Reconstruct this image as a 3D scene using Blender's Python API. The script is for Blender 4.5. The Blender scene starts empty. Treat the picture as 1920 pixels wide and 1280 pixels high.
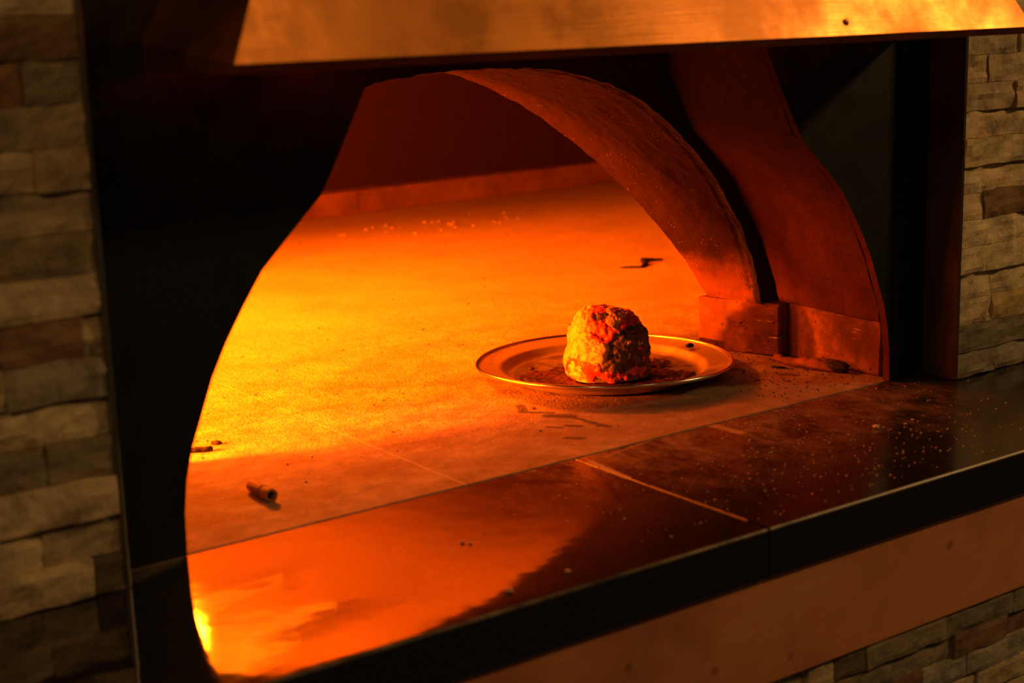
import bpy, bmesh, math, random
from mathutils import Vector, Matrix, noise

# ------------------------------------------------------------------ camera, light, exposure
SC = bpy.context.scene
COL = SC.collection
ROT = ((0.8074159755988642, -0.5892876326826331, -0.02862740496503933),     # camera right
       (-0.15289642993390212, -0.16213398863739942, -0.9748513996717627),   # camera down
       (0.5698263981786045, 0.7914876219473213, -0.2210095478547763))       # camera forward
cd = bpy.data.cameras.new('camera')
cam = bpy.data.objects.new('camera', cd)
COL.objects.link(cam)
m = Matrix.Identity(4)
for i in range(3):
    m[i][0] = ROT[0][i]; m[i][1] = -ROT[1][i]; m[i][2] = -ROT[2][i]
m[0][3], m[1][3], m[2][3] = -1.0285, -1.286, 0.5
cam.matrix_world = m
cd.sensor_width = 36.0
cd.lens = 56.25
cd.clip_start = 0.02
cd.dof.use_dof = True
cd.dof.focus_distance = 2.02
cd.dof.aperture_fstop = 5.0
SC.camera = cam

w = bpy.data.worlds.new('world'); SC.world = w; w.use_nodes = True
w.node_tree.nodes['Background'].inputs[0].default_value = (1.0, 0.62, 0.35, 1)
w.node_tree.nodes['Background'].inputs[1].default_value = 0.012

SC.view_settings.view_transform = 'Standard'
SC.view_settings.look = 'None'
SC.view_settings.exposure = 0.0
SC.view_settings.gamma = 1.0
SC.view_settings.use_curve_mapping = False

def area(name, loc, target, size, power, color):
    l = bpy.data.lights.new(name, 'AREA'); l.shape = 'DISK'; l.size = size
    l.energy = power; l.color = color
    o = bpy.data.objects.new(name, l); COL.objects.link(o)
    o.location = loc
    o.rotation_euler = (Vector(target) - Vector(loc)).to_track_quat('-Z', 'Y').to_euler()
    return o
def point(name, loc, radius, power, color):
    l = bpy.data.lights.new(name, 'POINT'); l.shadow_soft_size = radius
    l.energy = power; l.color = color
    o = bpy.data.objects.new(name, l); COL.objects.link(o); o.location = loc
    return o
# kitchen ceiling lamps right and middle, plus an added fill on the left
LAMP = (1.0, 0.54, 0.17)
area('ceiling_lamp_light_right', (2.25, -1.45, 1.5), (0.4, 0, 0.3), 0.26, 16.0, LAMP)
area('ceiling_lamp_light_middle', (0.45, -1.6, 1.75), (-0.3, 0, 0.3), 0.30, 1.5, LAMP)
area('left_stone_fill', (-1.9, -1.5, 1.7), (-0.7, 0, 0.2), 0.30, 5.5, LAMP)  # unseen fill lamp, added only to lift the left stonework
# the fire at the left inside the oven: its flame rolls up under the vault
FIRE = (1.0, 0.118, 0.0015)
point('fire_light_tip', (-0.08, 0.95, 0.500), 0.040, 56.0, FIRE)
point('fire_light_root', (-0.80, 0.425, 0.20), 0.028, 330.0, FIRE)

# ------------------------------------------------------------------ helpers
rnd = random.Random(7)
def new_mat(name):
    mt = bpy.data.materials.new(name); mt.use_nodes = True
    nt = mt.node_tree; b = nt.nodes['Principled BSDF']
    return mt, nt, b
class NT:
    def __init__(s, nt):
        s.nt = nt
        s.co = nt.nodes.new('ShaderNodeTexCoord').outputs['Object']
    def link(s, a, b): s.nt.links.new(a, b)
    def put(s, sock, v):
        if isinstance(v, bpy.types.NodeSocket): s.link(v, sock)
        elif isinstance(v, (tuple, list)) and len(v) == 3 and sock.type == 'RGBA': sock.default_value = (*v, 1)
        else: sock.default_value = v
    def noise(s, scale, detail=4, rough=0.55, vec=None, stretch=None, dist=0.0):
        n = s.nt.nodes.new('ShaderNodeTexNoise')
        n.inputs['Scale'].default_value = scale; n.inputs['Detail'].default_value = detail
        n.inputs['Roughness'].default_value = rough; n.inputs['Distortion'].default_value = dist
        v = vec if vec is not None else s.co
        if stretch: v = s.mapping(v, stretch)
        s.link(v, n.inputs['Vector'])
        return n.outputs['Fac']
    def noisecol(s, scale, vec=None):
        n = s.nt.nodes.new('ShaderNodeTexNoise'); n.inputs['Scale'].default_value = scale
        s.link(vec if vec is not None else s.co, n.inputs['Vector']); return n.outputs['Color']
    def mapping(s, v, scale=(1, 1, 1), loc=(0, 0, 0), rot=(0, 0, 0)):
        n = s.nt.nodes.new('ShaderNodeMapping'); s.link(v, n.inputs['Vector'])
        n.inputs['Scale'].default_value = scale; n.inputs['Location'].default_value = loc; n.inputs['Rotation'].default_value = rot
        return n.outputs[0]
    def vor(s, scale, feature='F1', vec=None, rand=1.0):
        n = s.nt.nodes.new('ShaderNodeTexVoronoi'); n.feature = feature
        n.inputs['Scale'].default_value = scale
        n.inputs['Randomness'].default_value = rand
        s.link(vec if vec is not None else s.co, n.inputs['Vector'])
        return n.outputs['Distance']
    def ramp(s, f, stops, interp='LINEAR'):
        n = s.nt.nodes.new('ShaderNodeValToRGB'); n.color_ramp.interpolation = interp
        e = n.color_ramp.elements
        while len(e) < len(stops): e.new(0.5)
        for k, (p, c) in enumerate(stops):
            e[k].position = p
            e[k].color = (c, c, c, 1) if not isinstance(c, tuple) else (*c, 1)
        s.link(f, n.inputs[0]); return n.outputs[0]
    def mix(s, f, a, b, mode='MIX'):
        n = s.nt.nodes.new('ShaderNodeMix'); n.data_type = 'RGBA'; n.blend_type = mode
        s.put(n.inputs[0], f); s.put(n.inputs[6], a); s.put(n.inputs[7], b)
        return n.outputs[2]
    def math(s, op, a, b=0.0, c=None, clamp=False):
        n = s.nt.nodes.new('ShaderNodeMath'); n.operation = op; n.use_clamp = clamp
        s.put(n.inputs[0], a); s.put(n.inputs[1], b)
        if c is not None: s.put(n.inputs[2], c)
        return n.outputs[0]
    def vmath(s, op, a, b=None, scale=None):
        n = s.nt.nodes.new('ShaderNodeVectorMath'); n.operation = op
        s.put(n.inputs[0], a)
        if b is not None: s.put(n.inputs[1], b)
        if scale is not None: s.put(n.inputs['Scale'], scale)
        return n.outputs['Value'] if op in ('DOT_PRODUCT', 'LENGTH', 'DISTANCE') else n.outputs[0]
    def sep(s, v):
        n = s.nt.nodes.new('ShaderNodeSeparateXYZ'); s.link(v, n.inputs[0]); return n.outputs
    def comb(s, x, y, z):
        n = s.nt.nodes.new('ShaderNodeCombineXYZ')
        s.put(n.inputs[0], x); s.put(n.inputs[1], y); s.put(n.inputs[2], z); return n.outputs[0]
    def smooth(s, v, a, b, ta=0.0, tb=1.0):
        n = s.nt.nodes.new('ShaderNodeMapRange'); n.interpolation_type = 'SMOOTHSTEP'
        s.put(n.inputs[0], v)
        n.inputs[1].default_value = a; n.inputs[2].default_value = b
        n.inputs[3].default_value = ta; n.inputs[4].default_value = tb
        return n.outputs[0]
    def bump(s, h, strength, dist=0.01, normal=None):
        n = s.nt.nodes.new('ShaderNodeBump'); n.inputs['Strength'].default_value = strength
        n.inputs['Distance'].default_value = dist; s.link(h, n.inputs['Height'])
        if normal is not None: s.link(normal, n.inputs['Normal'])
        return n.outputs[0]
    def attr(s, name):
        n = s.nt.nodes.new('ShaderNodeAttribute'); n.attribute_name = name; return n.outputs['Color']
    def warped(s, amp, scale):
        c = s.noisecol(scale)
        c = s.vmath('SUBTRACT', c, (0.5, 0.5, 0.5))
        c = s.vmath('SCALE', c, scale=amp)
        return s.vmath('ADD', s.co, c)
    def streak(s, vec, a, b, wid, soft=0.5):
        """1 inside a stroke from a to b (metres, in plan), 0 outside"""
        a = Vector((*a, 0)); b = Vector((*b, 0)); d = b - a; L2 = d.length_squared
        pa = s.vmath('SUBTRACT', vec, tuple(a))
        h = s.math('MULTIPLY', s.vmath('DOT_PRODUCT', pa, tuple(d)), 1.0 / L2, clamp=True)
        q = s.vmath('SUBTRACT', pa, s.vmath('SCALE', tuple(d), scale=h))
        return s.smooth(s.vmath('LENGTH', q), wid * (1 - soft), wid * (1 + soft), 1.0, 0.0)
    def strokes(s, vec, pts, wid, soft=0.5):
        out = None
        for k in range(len(pts) - 1):
            wd = wid[k] if isinstance(wid, (list, tuple)) else wid
            q = s.streak(vec, pts[k], pts[k + 1], wd, soft)
            out = q if out is None else s.math('MAXIMUM', out, q)
        return out

def tag(o, label=None, cat=None, group=None, kind=None):
    if label: o['label'] = label
    if cat: o['category'] = cat
    if group: o['group'] = group
    if kind: o['kind'] = kind
    return o
def empty(name, loc=(0, 0, 0)):
    o = bpy.data.objects.new(name, None); COL.objects.link(o); o.location = loc; o.empty_display_size = 0.05
    return o
def link(name, bm, mat, parent=None, smooth=False, angle=None):
    bmesh.ops.recalc_face_normals(bm, faces=bm.faces[:])
    me = bpy.data.meshes.new(name); bm.to_mesh(me); bm.free()
    if mat: me.materials.append(mat)
    if smooth:
        for p in me.polygons: p.use_smooth = True
        if angle: me.set_sharp_from_angle(angle=angle)
    o = bpy.data.objects.new(name, me); COL.objects.link(o)
    if parent is not None:
        o.parent = parent
        if parent.type == 'EMPTY' or True:
            o.matrix_parent_inverse = parent_matrix(parent).inverted()
    return o
def parent_matrix(p):
    M = Matrix.LocRotScale(p.location, p.rotation_euler, p.scale)
    if p.parent: M = parent_matrix(p.parent) @ p.matrix_parent_inverse @ M
    return M
def box(bm, lo, hi, bev=0.0, seg=2):
    r = bmesh.ops.create_cube(bm, size=1.0)
    vs = r['verts']
    for v in vs:
        v.co = Vector([lo[i] + (v.co[i] + 0.5) * (hi[i] - lo[i]) for i in range(3)])
    if bev > 0:
        es = list({e for v in vs for e in v.link_edges})
        bmesh.ops.bevel(bm, geom=es, offset=bev, segments=seg, affect='EDGES', profile=0.5)
def prism(bm, base, top):
    """closed solid between two polygons with the same number of points"""
    a = [bm.verts.new(p) for p in base]; b = [bm.verts.new(p) for p in top]
    n = len(a)
    bm.faces.new(a); bm.faces.new(list(reversed(b)))
    for i in range(n):
        bm.faces.new([a[i], b[i], b[(i + 1) % n], a[(i + 1) % n]])
def interp(x, xs, ys):
    if x <= xs[0]: return ys[0]
    for i in range(len(xs) - 1):
        if x <= xs[i + 1]:
            t = (x - xs[i]) / (xs[i + 1] - xs[i]); return ys[i] + t * (ys[i + 1] - ys[i])
    return ys[-1]
def fbm(p, s=1.0, o=4):
    v = 0; a = 1
    p = Vector(p) * s
    for _ in range(o):
        v += a * noise.noise(p); p = p * 2.03 + Vector((3.1, 1.7, 5.3)); a *= 0.5
    return v

# ------------------------------------------------------------------ materials
def mat_hearth():
    mt, nt, b = new_mat('hearth_stone'); N = NT(nt)
    x, y, z = N.sep(N.co)
    base = N.ramp(N.noise(7, 6, 0.6), [(0.3, (0.52, 0.42, 0.28)), (0.55, (0.64, 0.54, 0.38)), (0.75, (0.70, 0.60, 0.42))])
    fine = N.ramp(N.noise(240, 3, 0.6), [(0.32, 0.62), (0.5, 1.0), (0.7, 1.12)])
    base = N.mix(1.0, base, fine, 'MULTIPLY')
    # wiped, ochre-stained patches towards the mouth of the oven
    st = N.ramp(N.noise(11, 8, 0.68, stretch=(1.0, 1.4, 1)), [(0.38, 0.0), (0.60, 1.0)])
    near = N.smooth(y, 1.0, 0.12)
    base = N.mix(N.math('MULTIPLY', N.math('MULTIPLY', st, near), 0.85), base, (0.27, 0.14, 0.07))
    # pale floury edge strip by the counter
    wz = N.warped(0.012, 40)
    wx, wy, _ = N.sep(wz)
    strip = N.math('MULTIPLY', N.smooth(wy, 0.066, 0.050), 0.4)
    base = N.mix(strip, base, (0.72, 0.60, 0.44))
    # light fall-off painted in towards the back curb; greasy grime by the right jamb
    back = N.math('MULTIPLY', N.smooth(wy, 1.20, 1.78), 0.8)
    base = N.mix(back, base, (0.15, 0.08, 0.05))
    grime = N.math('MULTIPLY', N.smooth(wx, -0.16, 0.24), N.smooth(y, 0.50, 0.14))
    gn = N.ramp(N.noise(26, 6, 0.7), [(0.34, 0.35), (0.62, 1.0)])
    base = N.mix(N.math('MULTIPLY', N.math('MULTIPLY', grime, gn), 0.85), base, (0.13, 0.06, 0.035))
    lip = N.math('MULTIPLY', N.smooth(y, 0.30, 0.02), N.ramp(N.noise(15, 7, 0.66), [(0.34, 0.25), (0.60, 0.95)]))  # brown stains towards the mouth that also paint the light's fall-off
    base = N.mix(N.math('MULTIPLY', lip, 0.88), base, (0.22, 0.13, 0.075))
    # smears, scratches, burnt drips
    wv = N.warped(0.006, 60); wv = N.comb(N.sep(wv)[0], N.sep(wv)[1], 0.0)
    dk = N.strokes(wv, [(0.060, 0.158), (0.078, 0.138), (0.079, 0.106), (0.083, 0.076)], [0.008, 0.0035, 0.005], 0.5)
    dk = N.math('MAXIMUM', dk, N.strokes(wv, [(0.062, 0.215), (0.048, 0.190), (0.072, 0.165)], [0.006, 0.003]))
    for (px, py, r_) in ((0.05, 0.11, 0.004), (0.075, 0.085, 0.003), (0.03, 0.12, 0.003), (0.02, 0.07, 0.005), (0.4, 0.115, 0.004),
                         (0.37, 0.18, 0.006), (0.42, 0.14, 0.004)):
        dk = N.math('MAXIMUM', dk, N.strokes(wv, [(px, py), (px + 0.01, py - 0.012)], r_, 0.6))
    base = N.mix(N.math('MULTIPLY', dk, 0.85), base, (0.05, 0.025, 0.02))
    # faint swirls behind the pan
    ring = N.math('ABSOLUTE', N.math('SUBTRACT', N.vmath('LENGTH', N.vmath('SUBTRACT', wv, (0.335, 0.50, 0))), 0.075))
    ring = N.math('MULTIPLY', N.smooth(ring, 0.0, 0.006, 1.0, 0.0), 0.35)
    base = N.mix(ring, base, (0.30, 0.18, 0.10))
    # tile joint running into the oven and small pits
    jt = N.math('ABSOLUTE', N.math('SUBTRACT', x, -0.1615))
    jt = N.math('MULTIPLY', N.smooth(jt, 0.0004, 0.0016, 1.0, 0.0), 0.45)
    base = N.mix(jt, base, (0.80, 0.72, 0.6))
    pits = N.smooth(N.vor(38), 0.035, 0.075, 1.0, 0.0)
    pm = N.ramp(N.noise(11, 2), [(0.50, 0.0), (0.58, 1.0)])
    pits = N.math('MULTIPLY', pits, pm)
    base = N.mix(N.math('MULTIPLY', pits, 0.75), base, (0.08, 0.04, 0.02))
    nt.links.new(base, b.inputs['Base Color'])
    b.inputs['Roughness'].default_value = 0.72
    h = N.math('ADD', N.math('MULTIPLY', N.noise(300, 3), 0.5), N.noise(45, 5, 0.6))
    h = N.math('SUBTRACT', h, N.math('MULTIPLY', pits, 1.2))
    nt.links.new(N.bump(h, 0.85, 0.0035), b.inputs['Normal'])
    return mt
def mat_granite():
    mt, nt, b = new_mat('dark_granite'); N = NT(nt)
    x, y, z = N.sep(N.co)
    sp = N.ramp(N.noise(420, 2, 0.6), [(0.55, 0.0), (0.7, 1.0)])
    base = N.mix(sp, (0.012, 0.010, 0.009), (0.05, 0.04, 0.032))
    # greasy film and flour dust, thickest near the hearth joint
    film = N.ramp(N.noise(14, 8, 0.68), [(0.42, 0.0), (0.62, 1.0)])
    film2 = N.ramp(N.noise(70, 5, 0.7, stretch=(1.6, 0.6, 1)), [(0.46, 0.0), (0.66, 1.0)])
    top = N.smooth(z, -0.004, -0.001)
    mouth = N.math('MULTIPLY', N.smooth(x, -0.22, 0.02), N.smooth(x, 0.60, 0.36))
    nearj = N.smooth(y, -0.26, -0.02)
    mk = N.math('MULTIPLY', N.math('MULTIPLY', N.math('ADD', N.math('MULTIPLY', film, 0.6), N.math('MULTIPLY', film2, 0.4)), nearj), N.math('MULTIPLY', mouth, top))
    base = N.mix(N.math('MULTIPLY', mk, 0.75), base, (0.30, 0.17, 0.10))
    wv = N.warped(0.004, 90); wv = N.comb(N.sep(wv)[0], N.sep(wv)[1], 0.0)
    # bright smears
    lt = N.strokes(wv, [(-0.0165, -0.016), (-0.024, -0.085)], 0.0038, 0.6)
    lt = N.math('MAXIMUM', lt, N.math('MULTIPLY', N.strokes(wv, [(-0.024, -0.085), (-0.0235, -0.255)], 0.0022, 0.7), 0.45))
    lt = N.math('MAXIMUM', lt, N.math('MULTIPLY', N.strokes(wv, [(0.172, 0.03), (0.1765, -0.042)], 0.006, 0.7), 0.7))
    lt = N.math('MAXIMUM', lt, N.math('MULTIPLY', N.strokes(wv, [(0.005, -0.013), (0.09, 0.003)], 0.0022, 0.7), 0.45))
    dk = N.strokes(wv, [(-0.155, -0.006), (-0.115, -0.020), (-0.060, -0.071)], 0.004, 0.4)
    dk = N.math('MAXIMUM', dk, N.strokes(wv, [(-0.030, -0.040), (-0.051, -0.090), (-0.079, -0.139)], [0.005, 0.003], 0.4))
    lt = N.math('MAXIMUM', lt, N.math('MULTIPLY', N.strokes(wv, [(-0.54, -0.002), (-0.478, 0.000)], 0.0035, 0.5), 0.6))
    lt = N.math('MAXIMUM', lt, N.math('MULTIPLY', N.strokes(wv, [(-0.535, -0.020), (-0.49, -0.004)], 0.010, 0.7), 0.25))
    edge_glint = N.math('MULTIPLY', N.smooth(y, -0.2845, -0.2862), N.smooth(z, -0.0035, -0.0015))  # lamp highlight along the chipped front edge, put into the colour
    lt = N.math('MAXIMUM', lt, N.math('MULTIPLY', edge_glint, N.ramp(N.noise(25, 5, 0.6), [(0.3, 0.12), (0.65, 0.55)])))
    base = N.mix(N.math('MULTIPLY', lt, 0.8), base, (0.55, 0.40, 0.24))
    base = N.mix(dk, base, (0.01, 0.006, 0.005))
    # spilled flecks
    fl = N.smooth(N.vor(85), 0.07, 0.13, 1.0, 0.0)
    fm = N.ramp(N.noise(23, 3, 0.6), [(0.50, 0.0), (0.56, 1.0)])
    fm = N.math('MULTIPLY', fm, N.math('MULTIPLY', N.math('MULTIPLY', top, N.smooth(x, -0.30, -0.05)), N.smooth(x, 0.62, 0.42)))
    fl = N.math('MULTIPLY', fl, fm)
    base = N.mix(N.math('MULTIPLY', fl, 0.6), base, (0.40, 0.24, 0.14))
    nt.links.new(base, b.inputs['Base Color'])
    rough = N.math('ADD', 0.05, N.math('MULTIPLY', N.math('MAXIMUM', mk, N.math('MAXIMUM', fl, lt)), 0.5))
    dust = N.math('MULTIPLY', N.smooth(x, -0.25, 0.10), 0.12)
    nt.links.new(N.math('ADD', rough, dust), b.inputs['Roughness'])
    b.inputs['IOR'].default_value = 1.9
    h = N.math('ADD', N.math('MULTIPLY', N.noise(7, 3), 1.0), N.math('MULTIPLY', fl, 0.02))
    nt.links.new(N.bump(h, 0.035, 0.02), b.inputs['Normal'])
    return mt
def mat_casting(name, lo, hi, soot_shade=True, sc=1.0):
    """rough refractory concrete, brown, sooty upwards with shade deepened in the colour"""
    mt, nt, b = new_mat(name); N = NT(nt)
    x, y, z = N.sep(N.co)
    base = N.ramp(N.noise(16 * sc, 6, 0.62), [(0.3, lo), (0.7, hi)])
    pits = N.smooth(N.vor(60 * sc), 0.08, 0.16, 1.0, 0.0)
    pm = N.ramp(N.noise(21, 2), [(0.5, 0.0), (0.58, 1.0)])
    pits = N.math('MULTIPLY', pits, pm)
    base = N.mix(N.math('MULTIPLY', pits, 0.8), base, (0.05, 0.025, 0.02))
    if soot_shade:
        sn = N.math('ADD', z, N.math('MULTIPLY', N.math('SUBTRACT', N.noise(12, 6, 0.6), 0.5), 0.16))
        s = N.smooth(sn, 0.09, 0.36)
        base = N.mix(N.math('MULTIPLY', s, 0.98), base, (0.010, 0.005, 0.004))  # sooty upwards; extra shade against bounced glow put into the colour
    nt.links.new(base, b.inputs['Base Color'])
    b.inputs['Roughness'].default_value = 0.9; b.inputs['Specular IOR Level'].default_value = 0.08
    h = N.math('ADD', N.noise(38, 6, 0.65), N.math('MULTIPLY', N.noise(220, 3, 0.6), 0.35))
    h = N.math('SUBTRACT', h, N.math('MULTIPLY', pits, 0.8))
    nt.links.new(N.bump(h, 0.6, 0.004), b.inputs['Normal'])
    return mt
def mat_oven_block():
    """the cast dome: sooty black front face, brown tunnel darkened above, fired vault paled for its reflection"""
    mt, nt, b = new_mat('oven_dome_casting'); N = NT(nt)
    x, y, z = N.sep(N.co)
    g = nt.nodes.new('ShaderNodeNewGeometry')
    nx, ny, nz = N.sep(g.outputs['Normal'])
    base = N.ramp(N.noise(14, 6, 0.62), [(0.3, (0.11, 0.036, 0.014)), (0.7, (0.19, 0.068, 0.028))])
    sn = N.math('ADD', z, N.math('MULTIPLY', N.math('SUBTRACT', N.noise(9, 5, 0.6), 0.5), 0.10))
    soot_shade = N.smooth(sn, 0.095, 0.150)
    tun = N.math('MULTIPLY', soot_shade, N.smooth(y, 0.58, 0.52))  # sooty soffit whose lower limit also paints the edge of the firelight
    base = N.mix(N.math('MULTIPLY', tun, 0.94), base, (0.010, 0.003, 0.002))
    front = N.smooth(y, 0.2185, 0.2105)
    fn = N.ramp(N.noise(60, 5, 0.7), [(0.45, 0.0), (0.60, 1.0)])
    front = N.math('MAXIMUM', N.math('MULTIPLY', front, 0.97), N.math('MULTIPLY', N.smooth(y, 0.238, 0.212), fn))
    base = N.mix(front, base, (0.022, 0.018, 0.015))
    pits = N.smooth(N.vor(70), 0.06, 0.14, 1.0, 0.0)
    pits = N.math('MULTIPLY', pits, N.ramp(N.noise(25, 2), [(0.5, 0.0), (0.58, 1.0)]))
    base = N.mix(N.math('MULTIPLY', pits, 0.8), base, (0.05, 0.025, 0.02))
    bright = N.smooth(N.vor(190), 0.05, 0.13, 1.0, 0.0)
    bright = N.math('MULTIPLY', bright, N.ramp(N.noise(30, 3), [(0.52, 0.0), (0.6, 1.0)]))
    base = N.mix(N.math('MULTIPLY', bright, 0.7), base, (0.7, 0.45, 0.3))
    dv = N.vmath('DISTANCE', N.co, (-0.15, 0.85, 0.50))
    pale_vault = N.math('MULTIPLY', N.smooth(dv, 1.15, 0.70), N.math('MULTIPLY', N.smooth(y, 0.50, 0.62), N.smooth(z, 0.36, 0.46)))  # fired vault paled around the flame to brighten the ledge's reflection
    base = N.mix(pale_vault, base, (0.78, 0.54, 0.32))
    # back wall's distance from the firelight put into its colour
    bk = N.smooth(y, 1.30, 1.62)
    base = N.mix(N.math('MULTIPLY', bk, 0.97), base, (0.018, 0.007, 0.005))
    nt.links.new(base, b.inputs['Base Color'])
    b.inputs['Roughness'].default_value = 0.85; b.inputs['Specular IOR Level'].default_value = 0.1
    h = N.math('ADD', N.noise(38, 6, 0.65), N.math('MULTIPLY', N.noise(200, 3, 0.6), 0.4))
    nt.links.new(N.bump(h, 0.55, 0.004), b.inputs['Normal'])
    return mt
def mat_brick(name='fire_brick'):
    mt, nt, b = new_mat(name); N = NT(nt)
    base = N.ramp(N.noise(22, 6, 0.65), [(0.3, (0.085, 0.026, 0.012)), (0.52, (0.15, 0.052, 0.024)), (0.7, (0.32, 0.13, 0.06))])
    sc = N.ramp(N.noise(40, 4, 0.6, stretch=(0.7, 0.7, 7)), [(0.66, 0.0), (0.71, 1.0)])
    base = N.mix(N.math('MULTIPLY', sc, 0.6), base, (0.75, 0.55, 0.4))
    pits = N.smooth(N.vor(70), 0.10, 0.18, 1.0, 0.0)
    pits = N.math('MULTIPLY', pits, N.ramp(N.noise(31, 2), [(0.48, 0.0), (0.55, 1.0)]))
    base = N.mix(N.math('MULTIPLY', pits, 0.85), base, (0.05, 0.02, 0.015))
    nt.links.new(base, b.inputs['Base Color']); b.inputs['Roughness'].default_value = 0.7; b.inputs['Specular IOR Level'].default_value = 0.2
    h = N.math('SUBTRACT', N.noise(60, 5, 0.6), N.math('MULTIPLY', pits, 0.8))
    nt.links.new(N.bump(h, 0.5, 0.003), b.inputs['Normal'])
    return mt
def mat_metal(name, col, rough, grime=0.0, gcol=(0.02, 0.015, 0.012), metallic=1.0, brush=(1, 30, 30), gscale=9):
    mt, nt, b = new_mat(name); N = NT(nt)
    br = N.noise(14, 4, 0.6, stretch=brush)
    c = N.mix(N.math('MULTIPLY', br, 0.5), col, tuple(0.72 * k for k in col))
    if grime:
        g = N.ramp(N.noise(gscale, 6, 0.62), [(0.42, 0.0), (0.62, 1.0)])
        c = N.mix(N.math('MULTIPLY', g, grime), c, gcol)
        nt.links.new(N.math('ADD', rough, N.math('MULTIPLY', g, 0.2)), b.inputs['Roughness'])
    else:
        b.inputs['Roughness'].default_value = rough
    nt.links.new(c, b.inputs['Base Color'])
    b.inputs['Metallic'].default_value = metallic
    nt.links.new(N.bump(br, 0.12, 0.002), b.inputs['Normal'])
    return mt
def mat_strip(*a, **k):
    mt = mat_metal(*a, **k); nt = mt.node_tree; N = NT(nt); b = nt.nodes['Principled BSDF']
    old = b.inputs['Base Color'].links[0].from_socket
    x, y, z = N.sep(N.warped(0.002, 30))
    ln = N.smooth(N.math('ABSOLUTE', N.math('SUBTRACT', x, 0.0225)), 0.0005, 0.0022, 1.0, 0.0)
    sm = N.ramp(N.noise(5, 5, 0.6, stretch=(1.0, 1.0, 3.5), dist=0.8), [(0.5, 0.0), (0.68, 1.0)])
    c = N.mix(N.math('MULTIPLY', sm, 0.55), old, (0.95, 0.46, 0.20))
    c = N.mix(N.math('MULTIPLY', ln, 0.6), c, (0.95, 0.5, 0.28))
    sp = N.smooth(N.vor(16), 0.05, 0.12, 1.0, 0.0)
    c = N.mix(N.math('MULTIPLY', sp, 0.5), c, (0.16, 0.06, 0.03))
    nt.links.new(c, b.inputs['Base Color'])
    return mt
def mat_stone():
    mt, nt, b = new_mat('ledger_stone'); N = NT(nt)
    a = N.attr('stone_colour')
    v = N.ramp(N.noise(26, 6, 0.66, dist=0.6), [(0.32, 0.45), (0.5, 0.9), (0.7, 1.15)])
    c = N.mix(1.0, a, v, 'MULTIPLY')
    r = N.ramp(N.noise(17, 5, 0.7, dist=1.2), [(0.56, 0.0), (0.66, 1.0)])
    c = N.mix(N.math('MULTIPLY', r, 0.45), c, (0.22, 0.12, 0.055))
    nt.links.new(c, b.inputs['Base Color']); b.inputs['Roughness'].default_value = 0.7
    nt.links.new(N.bump(N.noise(70, 6, 0.65), 0.7, 0.004), b.inputs['Normal'])
    return mt
def mat_plain(name, col, rough=0.7, metallic=0.0, bscale=80, bstr=0.4, var=0.3):
    mt, nt, b = new_mat(name); N = NT(nt)
    v = N.noise(bscale * 0.5, 5, 0.6)
    c = N.mix(N.math('MULTIPLY', v, var * 2), col, tuple(k * 0.35 for k in col))
    nt.links.new(c, b.inputs['Base Color']); b.inputs['Roughness'].default_value = rough
    b.inputs['Metallic'].default_value = metallic
    nt.links.new(N.bump(N.noise(bscale, 5, 0.6), bstr, 0.003), b.inputs['Normal'])
    return mt
def mat_flame():
    mt, nt, b = new_mat('flame'); N = NT(nt)
    x, y, z = N.sep(N.co)
    c = N.ramp(N.noise(9, 3, 0.5), [(0.3, (1.0, 0.10, 0.001)), (0.6, (1.0, 0.15, 0.002)), (0.8, (1.0, 0.30, 0.01))])
    nt.links.new(c, b.inputs['Emission Color']); nt.links.new(N.math('MULTIPLY', N.ramp(N.noise(7, 4, 0.55, dist=0.8), [(0.3, 0.5), (0.7, 1.2)]), 9.0), b.inputs['Emission Strength'])
    b.inputs['Base Color'].default_value = (0, 0, 0, 1)
    return mt
M = dict(hearth=mat_hearth(), granite=mat_granite(), block=mat_oven_block(),
         liner=mat_casting('arch_lining', (0.070, 0.020, 0.008), (0.115, 0.036, 0.015)),
         curb=mat_casting('curb_brick', (0.08, 0.035, 0.02), (0.16, 0.075, 0.04), soot_shade=False),
         brick=mat_brick(),
         plate=mat_metal('blackened_steel', (0.080, 0.085, 0.082), 0.42, 0.7, (0.02, 0.02, 0.018), brush=(8, 8, 2), gscale=14),
         jamb=mat_metal('grimy_steel', (0.055, 0.045, 0.038), 0.6, 0.6, (0.03, 0.014, 0.008), metallic=0.3, brush=(30, 30, 1), gscale=12),
         trim=mat_metal('steel_trim', (0.42, 0.40, 0.36), 0.35),
         copper=mat_metal('aged_copper', (0.72, 0.255, 0.055), 0.29, 0.22, (0.60, 0.22, 0.05), brush=(1, 30, 30), gscale=7),
         strip=mat_strip('copper_sheet', (0.97, 0.38, 0.16), 0.45, 0.70, (0.40, 0.14, 0.06), metallic=0.15, brush=(1, 25, 25), gscale=4),
         stone=mat_stone(), mortar=mat_plain('mortar', (0.06, 0.045, 0.03), 0.9),
         pan=mat_metal('worn_aluminium', (0.50, 0.43, 0.35), 0.50, 0.45, (0.22, 0.14, 0.09), metallic=0.8, brush=(3, 3, 3), gscale=20),
         flame=mat_flame(),
         char=mat_plain('charred', (0.014, 0.007, 0.005), 0.8),
         rust=mat_plain('rust_scale', (0.20, 0.06, 0.03), 0.8, bscale=150),
         tube=mat_plain('burnt_crust', (0.40, 0.17, 0.09), 0.6, bscale=200, bstr=0.5),
         meat=mat_plain('browned_meat', (0.30, 0.15, 0.08), 0.5, bscale=160, bstr=0.8, var=0.5),
         )
M['meat'].node_tree.nodes['Principled BSDF'].inputs['Specular IOR Level'].default_value = 0.6

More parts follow.
